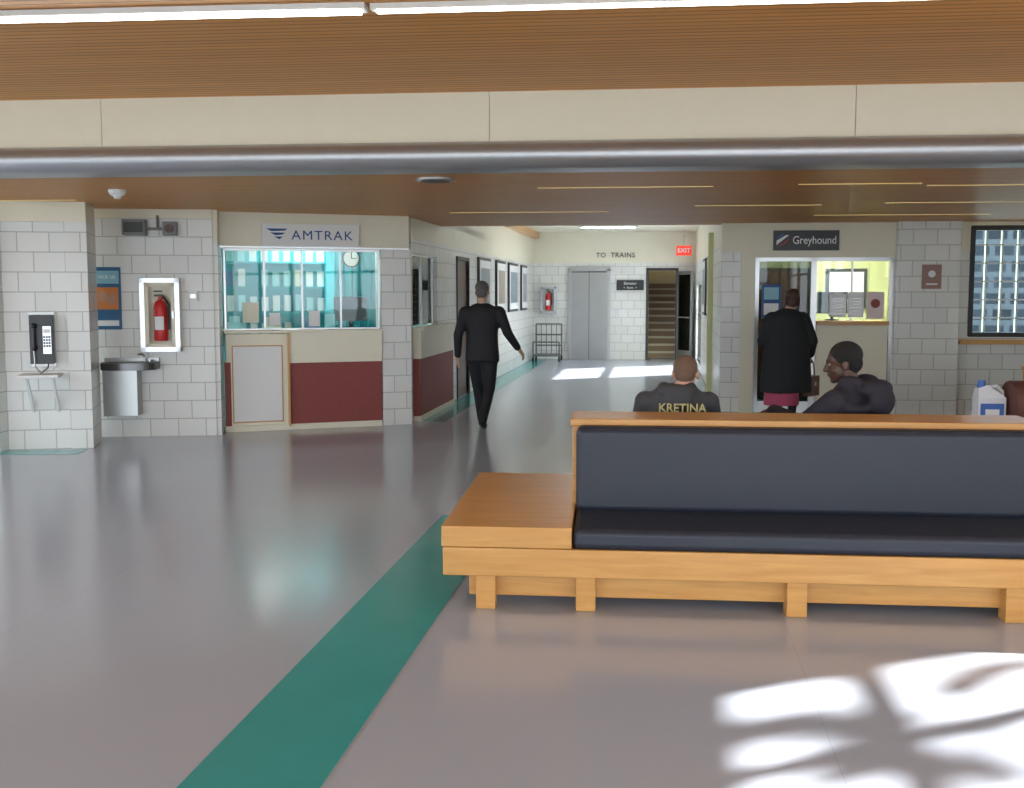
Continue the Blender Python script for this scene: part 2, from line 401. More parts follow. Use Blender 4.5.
b.build('wall_clock',(F[0]+.885*1.62-.466*.9,F[1]+.466*1.62+.885*.9,2.02),AA)
def monitor(loc,rz):
    b=MB(); b.lathe([(.09,0),(.09,.012),(.02,.02),(.02,.1)],(0,0,0),M_black,20); b.box(-.2,.2,-.02,.02,.09,.38,M_black); b.box(-.18,.18,-.024,-.02,.11,.36,mat('screen',(.05,.1,.12),.2)); b.build('computer_monitor',loc,rz,bevel=.004)
def loc_a(x,y,z): return (F[0]+math.cos(AA)*x-math.sin(AA)*y, F[1]+math.sin(AA)*x+math.cos(AA)*y, z)
monitor(loc_a(1.5,.33,1.162),AA+math.pi*.9)
for (x,w,h) in ((.12,.12,.16),(.55,.2,.15),(1.0,.16,.13),(1.22,.12,.18)):
    b=MB(); b.prism_x([(0,0),(.05,0),(.03,h),(.02,h)],-w/2,w/2,random.choice(Mc)); b.build('counter_leaflet_holder',loc_a(x,.16,1.162),AA,smooth=False)
b=MB(); b.box(.20,.38,.042,.048,1.25,1.48,Mc[3]); b.box(.50,.62,.042,.048,1.22,1.36,M_paper); b.box(.95,1.08,.042,.048,1.2,1.38,M_paper); b.build('window_notice',(F[0],F[1],0),AA,smooth=False)
sg=MB(); sg.box(-.56,.56,-.03,0,-.13,.13,M_white); 
sign=sg.build('ticket_office_sign',loc_a(.98,-.012,2.25),AA,bevel=.003)
text('AMTRAK',.15,M_blue,sign,(.13,-.032,-.005),off=.0,sx=1.08,sp=1.16)
lg=MB()
for k in range(3):
    x=-.51+k*.045; z=.07-k*.045
    pts=[(x,z),(x+.24-k*.07,z+.0),(x+.21-k*.07,z-.022),(x+.06,z-.03)]
    lg.prism_y([(a,c) for a,c in pts],-.034,-.03,M_blue)
lg.build('logo',(0,0,0),0,parent=sign,smooth=False)

# ------------------------------------------------------------ left wall items
def loc_p(x,y,z): return (Bp[0]+math.cos(AP)*x-math.sin(AP)*y, Bp[1]+math.sin(AP)*x+math.cos(AP)*y, z)
b=MB()
b.box(-.12,.12,-.02,0,.0,.56,M_steel); b.box(-.105,.115,-.13,-.02,.04,.53,M_black)
b.box(.02,.10,-.14,-.13,.14,.42,M_alu)
for i in range(4):
    for j in range(3): b.box(.026+j*.024,.043+j*.024,-.148,-.14,.30-i*.03,.32-i*.03,M_black)
b.box(.03,.09,-.146,-.14,.35,.39,M_paper)
b.cyl((-.06,-.17,.20),(-.06,-.17,.42),.018,.018,M_black); b.ell((-.06,-.16,.20),(.03,.035,.03),M_black); b.ell((-.06,-.16,.42),(.03,.035,.03),M_black)
b.tube([(-.06,-.17,.18),(-.05,-.19,.02),(.0,-.18,-.05),(.06,-.15,.0),(.07,-.1,.08)],.008,M_steel)
b.box(-.20,.18,-.32,0,-.09,-.06,M_white); 
for x in (-.12,.12):
    b.prism_x([(0,-.46),(-.02,-.46),(-.28,-.09),(-.24,-.09),(-.02,-.34),(0,-.34)],x-.012,x+.012,M_white)
b.build('payphone',loc_p(.36,-.002,.84),AP,bevel=.004)
LD,AD=frame_of(D,E)
def loc_d(x,y,z): return (D[0]+math.cos(AD)*x-math.sin(AD)*y, D[1]+math.sin(AD)*x+math.cos(AD)*y, z)
b=MB(); b.box(0,.29,-.006,0,0,.68,mat('poster_blue',(.03,.13,.26),.4)); b.box(.02,.27,-.009,-.006,.50,.64,mat('poster_lightblue',(.25,.5,.6),.4))
b.box(.03,.26,-.010,-.006,.22,.46,mat('poster_orange',(.65,.22,.05),.4)); b.ell((.1,-.008,.36),(.05,.006,.07),mat('poster_skin',(.5,.28,.18),.5)); b.ell((.19,-.008,.33),(.05,.006,.07),MATS['poster_skin'])
b.box(.03,.26,-.009,-.006,.04,.10,M_paper)
po=b.build('wall_poster',loc_d(.19,-.002,1.19),AD,smooth=False)
text('RIDE US',.05,M_paper,po,(.145,-.011,.57))
b=MB()
b.box(0,.36,-.22,0,-.08,.42,M_steel)
poly=[(-.02,0),(-.02,-.2)]+[(.27-.29*math.cos(t),-.2-.16*math.sin(t)) for t in [math.pi*i/14 for i in range(15)]]+[(.56,-.2),(.56,0)]
b.prism(list(reversed(poly)),.42,.50,mat('dark_steel',(.16,.16,.16),.35,.9))
inn=[(.27+(x-.27)*.8,-.2+(y+.2)*.75 if y<-.2 else -.08) for x,y in poly]
b.prism(list(reversed(inn)),.50,.503,M_dark)
b.box(-.02,.56,-.05,0,.50,.54,M_steel)
b.tube([(.42,-.1,.5),(.42,-.1,.56),(.40,-.14,.59),(.36,-.16,.585)],.011,M_alu); b.cyl((.48,-.13,.5),(.48,-.13,.525),.02,.02,M_alu)
b.build('drinking_fountain',loc_d(.31,-.001,.34),AD,bevel=.006)
def extinguisher_parts(b,cx,cy,z,s=1):
    b.lathe([(.055*s,0),(.06*s,.02*s),(.06*s,.30*s),(.045*s,.35*s),(.018*s,.37*s),(.018*s,.40*s)],(cx,cy,z),M_red,20)
    b.box(cx-.05*s,cx+.03*s,cy-.012,cy+.012,z+.40*s,z+.42*s,M_black); b.box(cx-.055*s,cx+.02*s,cy-.012,cy+.012,z+.44*s,z+.455*s,M_black)
    b.tube([(cx+.03*s,cy,z+.4*s),(cx+.075*s,cy,z+.33*s),(cx+.075*s,cy,z+.1*s)],.01*s,M_black); b.box(cx-.04*s,cx+.04*s,cy-.063*s,cy-.05*s,z+.1*s,z+.22*s,M_paper)
b=MB(); W,H=.42,.80
b.box(0,W,-.03,0,0,H,M_cream); 
for (x0,x1,z0,z1) in ((0,.05,0,H),(W-.05,W,0,H),(0,W,0,.05),(0,W,H-.05,H)): b.box(x0,x1,-.13,-.03,z0,z1,M_alu)
for (x0,x1,z0,z1) in ((.05,.09,.05,H-.05),(W-.09,W-.05,.05,H-.05),(.05,W-.05,.05,.09),(.05,W-.05,H-.09,H-.05)): b.box(x0,x1,-.12,-.10,z0,z1,M_cream)
extinguisher_parts(b,.21,-.095,.12,1.2)
b.box(W-.08,W-.06,-.15,-.12,.36,.44,M_alu)
b.build('fire_extinguisher_cabinet',loc_d(.70,-.001,.95),AD)
b=MB(); b.box(0,.10,-.04,0,0,.11,M_white); b.box(.02,.08,-.045,-.04,.03,.08,M_alu); b.build('thermostat',loc_d(1.20,-.001,1.5),AD,bevel=.003)
b=MB(); Mgr=mat('grey_enclosure',(.20,.20,.19),.5)
b.box(0,.24,-.14,0,.0,.17,Mgr); b.box(.02,.22,-.145,-.14,.03,.14,M_dark); b.box(.24,.42,-.04,0,.06,.09,Mgr)
b.box(.42,.56,-.11,0,.0,.15,Mgr); b.cyl((.49,-.11,.075),(.49,-.13,.075),.045,.045,M_brown,20); b.tube([(.35,-.03,.09),(.35,-.03,.22)],.012,Mgr)
b.build('emergency_light',loc_d(.54,-.001,2.21),AD)

# ------------------------------------------------------------ corridor items
b=MB(); b.box(0,.9,.02,.06,0,2.08,M_brown); b.box(-.05,0,-.02,.1,0,2.13,M_dark); b.box(.9,.95,-.02,.1,0,2.13,M_dark); b.box(-.05,.95,-.02,.1,2.08,2.13,M_dark)
b.cyl((.82,.02,1.0),(.82,-.05,1.0),.025,.025,M_alu); b.build('door_1',(-3.0,15.45,0),math.pi/2)
pics=[(17.2,18.4),(19.1,20.2),(20.7,22.0),(22.6,23.5)]
for i,(y0,y1) in enumerate(pics):
    b=MB(); w=y1-y0; b.box(0,w,-.04,0,0,.98,M_dark); b.box(.05,w-.05,-.045,-.04,.05,.93,M_paper); b.box(.15,w-.15,-.048,-.045,.18,.8,mat('print_%d'%i,[(.25,.3,.32),(.35,.3,.22),(.2,.28,.3),(.3,.3,.35)][i],.3,var=.5,vscale=5))
    b.build('framed_picture',(-2.999,y0,1.2),math.pi/2,smooth=False)
for (y0,w) in ((16.6,1.0),(18.4,1.0)):
    b=MB(); b.box(0,w,-.04,0,0,.98,M_dark); b.box(.05,w-.05,-.045,-.04,.05,.93,M_paper); b.box(.15,w-.15,-.048,-.045,.18,.8,MATS['print_0'])
    b.build('framed_picture',(.799,y0+w,1.2),-math.pi/2,smooth=False)
b=MB(); b.box(-.45,.45,-.03,.1,0,2.1,M_brush)
b.box(-.42,-.006,-.05,-.03,.02,2.06,M_brush); b.box(.006,.42,-.05,-.03,.02,2.06,M_brush); b.box(-.42,.42,-.045,-.03,2.06,2.08,M_black); b.box(-.006,.006,-.045,-.03,0,2.1,M_black)
for s_ in (-1,1): b.box(s_*.46-.04,s_*.46+.04,-.07,-.0,0,2.14,M_steel)
b.box(-.50,.50,-.07,0,2.10,2.18,M_steel)
b.box(.62,.70,-.02,0,1.0,1.2,M_alu); b.build('elevator_door',(-1.665,25.0,0),0,smooth=False)
b=MB(); b.box(-.33,-.27,-.03,.15,0,2.16,M_dark); b.box(.36,.42,-.03,.15,0,2.16,M_dark); b.box(-.33,.42,-.03,.15,2.1,2.16,M_dark); b.build('door_2',(0,25.0,0),0,smooth=False)
b=MB(); b.box(0,.05,-.02,.02,0,2.08,M_alu); b.box(.63,.68,-.02,.02,0,2.08,M_alu); b.box(0,.68,-.02,.02,2.0,2.08,M_alu); b.box(0,.68,-.02,.02,0,.25,M_alu); b.box(.05,.63,-.004,.004,.25,2.0,M_glassd); b.box(.05,.63,-.05,-.03,1.0,1.03,M_alu)
b.build('door_3',(.40,24.97,0),math.radians(-62),smooth=False)
b=MB()
Mst=mat('stair_brown',(.42,.30,.20),.6); Mnos=mat('stair_nosing',(.80,.74,.60),.5)
for i in range(11):
    b.box(-.54,.64,.5+i*.28,3.95,i*.17,(i+1)*.17,Mst); b.box(-.54,.64,.48+i*.28,.53+i*.28,(i+1)*.17-.05,(i+1)*.17+.002,Mnos)
b.build('staircase',(0,25.15,0),0,smooth=False)
b=MB(); b.box(-.7,-.55,.0,4,0,4.2,M_cream); b.box(.65,.8,.0,4,0,4.2,M_cream); b.box(-.7,.8,4,4.1,0,4.2,M_cream); b.box(-.7,.8,0,4.1,4.2,4.3,M_cream); b.box(-.7,.8,0,.05,3.0,4.2,M_cream); b.build('wall_stairwell',(0,25.15,0),0,smooth=False)
b=MB(); b.box(-.3,.4,.9,1.5,4.15,4.2,M_panel2); b.build('fill_light_panel',(0,25.15,0),0,smooth=False)  # unseen panel added to light the stairs
hs=MB(); hs.box(-.32,.32,-.02,0,-.12,.12,M_black); h=hs.build('directional_sign',(-.70,24.98,1.76),0,smooth=False)
text('Elevator',.09,M_paper,h,(0,-.022,.04)); text('<  Stairs  >',.07,M_paper,h,(0,-.022,-.06))
em=bpy.data.objects.new('overhead_wayfinding_sign',None); COL.objects.link(em); em.location=(-1.05,24.98,2.46)
text('TO  TRAINS',.155,M_dark,em,(0,-.003,0),off=.001,sp=1.12)
es=MB(); es.box(-.17,.17,-.03,.03,-.11,.11,mat('exit_red',(.5,.02,.01),.4,emis=(1,.06,.02),estr=.6)); es.box(-.01,.01,-.01,.01,.11,.36,M_alu); e=es.build('exit_sign',(.52,24.2,2.53),0,smooth=False)
text('EXIT',.14,M_paper,e,(0,-.032,0),off=.003)
b=MB()
for (x0,x1,z0,z1) in ((0,.04,0,.62),(.32,.36,0,.62),(0,.36,0,.04),(0,.36,.58,.62)): b.box(x0,x1,-.18,-.03,z0,z1,M_alu)
b.box(0,.36,-.03,0,0,.62,M_white); extinguisher_parts(b,.17,-.1,.07,1.1); b.build('fire_extinguisher_cabinet',(-2.80,24.999,1.1),0)
b=MB(); Mk=mat('cart_grey',(.18,.18,.18),.5,.4)
for x in (0,.6):
    b.tube([(x,0,.1),(x,0,.85)],.02,Mk); b.tube([(x,0,.14),(x,-.6,.14)],.02,Mk); b.tube([(x,-.6,.14),(x,-.6,.45)],.018,Mk)
for z in (.35,.6,.85): b.tube([(0,0,z),(.6,0,z)],.018,Mk)
b.box(0,.6,-.6,0,.12,.16,Mk)
for i in range(1,5): b.tube([(i*.12,0,.12),(i*.12,0,.85)],.009,Mk)
for x in (0,.6):
    for y in (0,-.6): b.cyl((x-.02,y,.06),(x+.02,y,.06),.06,.06,M_black)
b.tube([(0,-.6,.45),(.6,-.6,.45)],.018,Mk); b.build('luggage_cart',(-2.88,24.6,0),0)

# ------------------------------------------------------------ bus office
def loc_g(x,y,z): return (GW0[0]+math.cos(GA)*x-math.sin(GA)*y, GW0[1]+math.sin(GA)*x+math.cos(GA)*y, z)
b=MB()
for (x0,x1,z0,z1) in ((.44,.49,0,2.05),(1.16,1.23,0,2.05),(2.16,2.20,0,2.05),(.44,2.2,2.0,2.05)): b.box(x0,x1,.0,.1,z0,z1,M_alu)
b.box(.49,1.16,.04,.06,.0,.15,M_alu); b.box(.49,1.16,.045,.05,.15,2.0,M_glassd)
b.build('door_4',(GW0[0],GW0[1],0),GA,smooth=False)
b=MB(); b.box(1.24,2.15,.0,.10,0,1.17,M_cream); b.box(1.24,2.15,-.10,.5,1.17,1.22,M_trimw); b.build('bus_ticket_counter',(GW0[0],GW0[1],0),GA,bevel=.004)
b=MB(); b.box(1.24,2.15,.045,.05,1.225,2.0,M_glass); b.box(1.68,1.70,.03,.06,1.225,2.0,M_alu); b.build('ticket_window',(GW0[0],GW0[1],0),GA,smooth=False)
b=MB(); b.box(1.40,1.62,.02,.025,1.27,1.58,M_paper); b.box(1.64,1.84,.02,.025,1.27,1.60,M_paper); b.box(1.88,2.10,.02,.025,1.25,1.60,mat('notice_pink',(.8,.66,.66),.6)); b.cyl((1.99,.019,1.45),(1.99,.017,1.45),.06,.06,M_redp,18)
for k in range(6): b.box(1.42,1.60,.018,.02,1.31+k*.04,1.318+k*.04,M_alu); b.box(1.66,1.82,.018,.02,1.31+k*.04,1.318+k*.04,M_alu)
b.build('window_notice',(GW0[0],GW0[1],0),GA,smooth=False)
b=MB(); b.box(.53,.78,.025,.035,1.25,1.70,M_blue); b.box(.56,.75,.02,.026,1.30,1.45,M_paper); b.box(.56,.75,.02,.026,1.5,1.66,MATS['poster_lightblue']); b.build('wall_poster',(GW0[0],GW0[1],0),GA,smooth=False)
b=MB(); b.box(0,3.0,2.2,2.3,0,2.5,M_yel); b.box(.15,.22,.2,2.2,0,2.5,M_yel); b.box(2.9,3.0,.2,2.2,0,2.5,M_yel); b.build('wall_bus_office_back',(GW0[0],GW0[1],0),GA,smooth=False)
b=MB(); b.box(.55,1.45,1.7,2.15,0.0,1.95,M_dark); b.box(.6,.99,1.68,1.7,.05,1.9,M_brown); b.box(1.01,1.4,1.68,1.7,.05,1.9,M_brown); b.box(.96,.98,1.66,1.68,.9,1.05,M_alu); b.build('office_cabinet',(GW0[0],GW0[1],0),GA,bevel=.005)
b=MB(); b.box(1.75,2.35,2.14,2.2,1.35,1.95,M_dark); b.box(1.80,2.30,2.13,2.14,1.40,1.90,M_paper); b.build('notice_board',(GW0[0],GW0[1],0),GA,smooth=False)
monitor(loc_g(1.5,.35,1.222),GA+math.pi)
sg=MB(); sg.box(-.42,.42,-.03,0,-.13,.13,M_black); sign=sg.build('bus_company_sign',loc_g(1.08,-.0,2.27),GA,bevel=.003)
text('Greyhound',.145,M_paper,sign,(.105,-.032,0),off=.001,sx=.84)
lg=MB(); lg.prism_y([(-.38,-.06),(-.22,.07),(-.26,.07),(-.38,.0)],-.034,-.03,M_paper); lg.prism_y([(-.36,-.08),(-.25,-.02),(-.22,.04),(-.31,-.06)],-.034,-.03,M_red); lg.prism_y([(-.39,.02),(-.32,.08),(-.28,.08)],-.034,-.03,mat('bright_blue',(.05,.15,.6),.5)); lg.build('logo',parent=sign,smooth=False)
b=MB(); b.box(0,.24,-.015,0,0,.31,mat('plaque_brown',(.34,.20,.17),.5)); b.cyl((.12,-.015,.19),(.12,-.018,.19),.045,.045,M_paper,20); b.box(.05,.19,-.018,-.015,.05,.07,M_paper); b.build('wall_plaque',loc_g(2.52,-.142,1.64),GA,smooth=False)

# ------------------------------------------------------------ benches
def rbox(name,x0,x1,y0,y1,z0,z1,parent,m=M_cush,r=.03):
    b=MB(); b.box(x0,x1,y0,y1,z0,z1,m); o=b.build(name,parent=parent,bevel=r,seg=5); return o
def piping(b,x0,x1,y,z0,z1,r=.006,c=.035):
    b.tube([(x0+c,y,z0),(x1-c,y,z0),(x1,y,z0+c),(x1,y,z1-c),(x1-c,y,z1),(x0+c,y,z1),(x0,y,z1-c),(x0,y,z0+c),(x0+c,y,z0)],r,M_cush,8)
def bench(loc,rz,L_,double=True,tabs=(.65,.65)):
    D_=1.57 if double else .98; b=MB(); xa=tabs[0]; xb=L_-tabs[1]
    b.box(0,L_,0,.04,.175,.32,M_oak); b.box(0,L_,D_-.04,D_,.175,.32,M_oak); b.box(0,.04,.04,D_-.04,.175,.32,M_oak); b.box(L_-.04,L_,.04,D_-.04,.175,.32,M_oak)
    b.box(.04,L_-.04,.04,D_-.04,.27,.315,M_oak)
    if tabs[0]>.1: b.box(-.006,xa,-.006,D_+.006,.323,.43,M_oak)
    if tabs[1]>.1: b.box(xb,L_+.006,-.006,D_+.006,.323,.43,M_oak)
    b.box(xa-.02,xb+.02,.62,.97,.30,.865,M_oak); b.box(xa-.03,xb+.03,.60,.985,.865,.905,M_oak)
    nx=[.215,.72]+[.72+1.04*(i+1) for i in range(int((L_-1.2)/1.04))]+[L_-.2]
    for x in nx:
        for y in (.02,D_-.12): b.box(x-.05,x+.05,y,y+.1,0,.175,M_oak)
    b.box(.12,L_-.12,.10,.13,.05,.165,M_oak); b.box(.12,L_-.12,D_-.13,D_-.10,.05,.165,M_oak)
    o=b.build('waiting_bench',loc,rz,bevel=.006)
    rbox('seat_cushion',xa+.005,xb-.005,-.005,.55,.318,.425,o,r=.035); rbox('back_cushion',xa+.005,xb-.005,.47,.615,.41,.875,o,r=.04)
    pb=MB(); piping(pb,xa+.015,xb-.015,.485,.425,.863); pb.build('cushion_piping',parent=o)
    if double:
        rbox('seat_cushion_far',xa+.005,xb-.005,1.02,D_+.005,.318,.425,o,r=.035); rbox('back_cushion_far',xa+.005,xb-.005,.972,1.10,.41,.875,o,r=.04)
    return o
bench((-1.07,5.10,0),math.radians(2.8),3.75)
bench((2.60,9.45,0),math.radians(2),2.3,False,(.85,.05))

b=MB(); W_=mat('jug_white',(.8,.82,.85),.3); Bl=mat('jug_label_blue',(.05,.15,.5),.35)
b.prism([(-.12,-.07),(.12,-.07),(.13,0),(.12,.07),(-.12,.07),(-.13,0)],0,.25,W_)
b.add([(-.12,-.07,.25),(.12,-.07,.25),(.12,.07,.25),(-.12,.07,.25),(-.11,-.04,.33),(-.03,-.04,.36),(-.03,.04,.36),(-.11,.04,.33)],[(0,1,5,4),(1,2,6,5),(2,3,7,6),(3,0,4,7),(4,5,6,7)],W_)
b.box(-.10,.10,-.078,-.070,.05,.2,Bl); b.box(-.06,.06,-.081,-.078,.10,.15,M_paper)
b.cyl((-.07,0,.33),(-.07,0,.40),.035,.032,Bl); b.tube([(-.03,0,.34),(.06,0,.35),(.11,0,.30),(.12,0,.2)],.016,W_)
b.build('detergent_jug',(2.87,9.66,.431),.1,bevel=.012,seg=3)
b=MB(); Mb=mat('bag_brown',(.16,.06,.045),.6,bump=.6,bscale=9)
n=16
b.prism_x([(.19*math.cos(2*math.pi*i/n), .2+.2*math.sin(2*math.pi*i/n)) for i in range(n)],-.3,.3,Mb)
b.tube([(-.15,-.17,.32),(-.12,-.12,.48),(0,-.1,.53),(.12,-.12,.48),(.15,-.17,.32)],.014,M_black); b.box(-.17,-.13,-.2,.0,.03,.33,M_black); b.box(.13,.17,-.2,0,.03,.33,M_black)
b.build('duffel_bag',(3.32,9.66,.431),.1,bevel=.03,seg=3)

# ------------------------------------------------------------ people
def unit_sphere(nu=20,nv=12):
    vs=[];fs=[]
    vs.append((0,0,1))
    for j in range(1,nv):
        ph=math.pi*j/nv
        for i in range(nu):
            t=2*math.pi*i/nu; vs.append((math.sin(ph)*math.cos(t),math.sin(ph)*math.sin(t),math.cos(ph)))
    vs.append((0,0,-1)); last=len(vs)-1
    for i in range(nu): fs.append((0,1+i,1+(i+1)%nu))
    for j in range(nv-2):
        for i in range(nu):
            a=1+j*nu+i; b_=1+j*nu+(i+1)%nu; fs.append((a,a+nu,b_+nu,b_))
    for i in range(nu): fs.append((last,1+(nv-2)*nu+(i+1)%nu,1+(nv-2)*nu+i))
    return vs,fs
US=unit_sphere()
def cap(a,b,ra,rb,m): return ('cap',Vector(a),Vector(b),ra,rb,m)
def ell(c,r,m,R=None): return ('ell',Vector(c),Vector(r),R or Matrix.Identity(3),m)
def loft(secs,m,o=(0,0,0),R=None): return ('loft',Vector(o),R or Matrix.Identity(3),secs,m)
def prim_mesh(p):
    if p[0]=='ell':
        _,c,r,R,m=p
        return [c+R@Vector((v[0]*r[0],v[1]*r[1],v[2]*r[2])) for v in US[0]],US[1]
    if p[0]=='cap':
        _,a,b_,ra,rb,m=p; d=b_-a; Ln=d.length; q=(d.normalized() if Ln>1e-6 else Vector((0,0,1))).to_track_quat('Z','Y').to_matrix()
        n=16
        rings=[(-ra*math.cos(math.pi/8*k),ra*math.sin(math.pi/8*k)) for k in range(1,5)]+[(Ln+rb*math.sin(math.pi/8*k),rb*math.cos(math.pi/8*k)) for k in range(0,4)]
        vs=[a+q@Vector((0,0,-ra))]
        for z,r in rings:
            for i in range(n): t=2*math.pi*i/n; vs.append(a+q@Vector((r*math.cos(t),r*math.sin(t),z)))
        vs.append(a+q@Vector((0,0,Ln+rb))); fs=[]; e=len(vs)-1; R_=len(rings)
        for i in range(n): fs.append((0,1+(i+1)%n,1+i)); fs.append((e,1+(R_-1)*n+i,1+(R_-1)*n+(i+1)%n))
        for j in range(R_-1):
            for i in range(n): fs.append((1+j*n+i,1+j*n+(i+1)%n,1+(j+1)*n+(i+1)%n,1+(j+1)*n+i))
        return vs,fs
    _,o,R,secs,m=p; n=28; vs=[];fs=[]
    for (z,cx,cy,rx,ry) in secs:
        for i in range(n): t=2*math.pi*i/n; vs.append(o+R@Vector((cx+rx*math.cos(t),cy+ry*math.sin(t),z)))
    for j in range(len(secs)-1):
        for i in range(n): fs.append((j*n+i,j*n+(i+1)%n,(j+1)*n+(i+1)%n,(j+1)*n+i))
    fs.append(tuple(range(n-1,-1,-1))); fs.append(tuple(range((len(secs)-1)*n,len(secs)*n)))
    return vs,fs
def sdf(p,Pn):
    if p[0]=='cap':
        _,a,b_,ra,rb,m=p; a=np.array(a);d=np.array(b_)-a; t=np.clip((Pn-a)@d/max(d@d,1e-9),0,1)
        return np.linalg.norm(Pn-a-t[:,None]*d,axis=1)-(ra+t*(rb-ra))
    if p[0]=='ell':
        _,c,r,R,m=p; q=(Pn-np.array(c))@np.array(R); k=np.linalg.norm(q/np.array(r),axis=1); return (k-1)*min(r)
    _,o,R,secs,m=p; q=(Pn-np.array(o))@np.array(R); z=[s[0] for s in secs]
    f=lambda i: np.interp(q[:,2],z,[s[i] for s in secs])
    rx,ry=f(3),f(4); k=np.sqrt(((q[:,0]-f(1))/rx)**2+((q[:,1]-f(2))/ry)**2)
    side=(k-1)*np.minimum(rx,ry); out=np.maximum(z[0]-q[:,2],q[:,2]-z[-1])
    return np.maximum(side,out)
def figure(name,groups,mats,loc,rz,sc=1.0):
    V=[];Fc=[];MI=[]
    for prims,vox,sm in groups:
        vs=[];fs=[]
        for p_ in prims:
            a,f=prim_mesh(p_); o=len(vs); vs+= [tuple(x) for x in a]; fs+=[tuple(i+o for i in q) for q in f]
        me=bpy.data.meshes.new('tmp'); me.from_pydata(vs,[],fs); ob=bpy.data.objects.new('tmp',me); COL.objects.link(ob)
        bm=bmesh.new(); bm.from_mesh(me); bmesh.ops.recalc_face_normals(bm,faces=bm.faces); bm.to_mesh(me); bm.free()
        r=ob.modifiers.new('r','REMESH'); r.mode='VOXEL'; r.voxel_size=vox
        if sm: s_=ob.modifiers.new('s','SMOOTH'); s_.factor=.5; s_.iterations=sm
        bpy.context.view_layer.update()
        m2=bpy.data.meshes.new_from_object(ob.evaluated_get(bpy.context.evaluated_depsgraph_get()))
        bpy.data.objects.remove(ob)
        n=len(m2.vertices); co=np.empty(n*3); m2.vertices.foreach_get('co',co); co=co.reshape(-1,3)
        polys=[tuple(p_.vertices) for p_ in m2.polygons]
        cen=np.array([co[list(q)].mean(0) for q in polys])
        ds=np.array([sdf(p_,cen) for p_ in prims]); best=ds.argmin(0); ids=[prims[i][-1] for i in best]
        o=len(V); V+=co.tolist(); Fc+=[tuple(i+o for i in q) for q in polys]; MI+=ids
        bpy.data.meshes.remove(m2)
    me=bpy.data.meshes.new(name); me.from_pydata(V,[],Fc)
    for m in mats: me.materials.append(m)
    me.polygons.foreach_set('material_index',MI); me.polygons.foreach_set('use_smooth',[True]*len(Fc)); me.update()
    ob=bpy.data.objects.new(name,me); COL.objects.link(ob); ob.location=loc; ob.rotation_euler=(0,0,rz); ob.scale=(sc,sc,sc)
    return ob
def basis(fwd,up=(0,0,1)):
    f=Vector(fwd).normalized(); r=f.cross(Vector(up)).normalized(); u=r.cross(f)
    return Matrix((r,f,u)).transposed()
def head(c,fwd,skin,hair,white,dark,lip,s=1.0,style='short',neck_to=None):
    R=basis(fwd); c=Vector(c)
    def T(x,y,z): return c+R@Vector((x*s,y*s,z*s))
    def E(x,y,z,a,b_,d,m): return ell(T(x,y,z),(a*s,b_*s,d*s),m,R)
    g=[E(0,-.012,.03,.073,.093,.083,skin),E(0,.02,-.04,.058,.068,.072,skin),E(0,.055,-.095,.026,.022,.018,skin),
       cap(T(0,.084,.012),T(0,.100,-.026),.008*s,.013*s,skin),E(0,.072,.028,.05,.018,.010,skin),
       E(.077,-.008,-.01,.010,.020,.032,skin),E(-.077,-.008,-.01,.010,.020,.032,skin),
       E(.029,.078,.006,.010,.008,.005,white),E(-.029,.078,.006,.010,.008,.005,white),E(.029,.084,.006,.005,.005,.005,dark),E(-.029,.084,.006,.005,.005,.005,dark),
       E(0,.080,-.060,.024,.011,.007,lip),E(.038,.058,-.03,.02,.02,.02,skin),E(-.038,.058,-.03,.02,.02,.02,skin)]
    if style=='short': g+=[E(0,-.022,.045,.081,.094,.080,hair),E(0,-.055,-.010,.070,.058,.070,hair)]
    if style=='buzz': g+=[E(0,-.020,.040,.0775,.092,.078,hair),E(0,-.05,-.005,.066,.052,.055,hair)]
    if style=='afro': g+=[E(0,-.03,.050,.090,.100,.085,hair),E(0,-.065,-.0,.075,.058,.065,hair)]
    if style=='bob': g+=[E(0,-.025,.045,.088,.100,.085,hair),E(0,-.055,-.03,.085,.065,.085,hair),E(.07,-.02,-.03,.02,.045,.07,hair),E(-.07,-.02,-.03,.02,.045,.07,hair)]
    if neck_to: g.append(cap(T(0,-.025,-.05),neck_to,.052*s,.058*s,skin))
    return (g,.0062,2)
def hand(w,d,n,s_,m,curl=.35,k=1.0):
    w=Vector(w); d=Vector(d).normalized(); n=Vector(n); n=(n-d*n.dot(d)).normalized(); sd=n.cross(d).normalized()*s_
    R=Matrix((d,sd,n)).transposed()
    g=[ell(w+d*.05*k,(.054*k,.041*k,.016*k),m,R),cap(w-d*.03,w+d*.02,.026*k,.024*k,m)]
    for off,ln in ((.029,.070),(.010,.080),(-.010,.074),(-.028,.058)):
        p_=w+d*(.088-abs(off)*.25)*k+sd*off*k
        for j in range(3):
            a=curl*(j+.6); l=ln*(.45,.32,.23)[j]*k; q=p_+(d*math.cos(a)+n*math.sin(a))*l; g.append(cap(p_,q,(.0095-.001*j)*k,(.0088-.001*j)*k,m)); p_=q
    p_=w+d*.028*k+sd*.032*k
    q=p_+(d*.62+sd*.62+n*.3).normalized()*.036*k; g.append(cap(p_,q,.012*k,.0105*k,m)); g.append(cap(q,q+(d*.85+sd*.25+n*.4).normalized()*.03*k,.0105*k,.008*k,m))
    return (g,.0042,1)
sk=mat('skin_light',(.55,.31,.22),.5); sd_=mat('skin_dark',(.085,.04,.026),.45); wh=mat('eye_white',(.7,.7,.68),.3); whd=mat('eye_white_dim',(.25,.22,.20),.3); lp=mat('lips',(.4,.15,.13),.4); lpd=mat('lips_dark',(.12,.045,.04),.4)
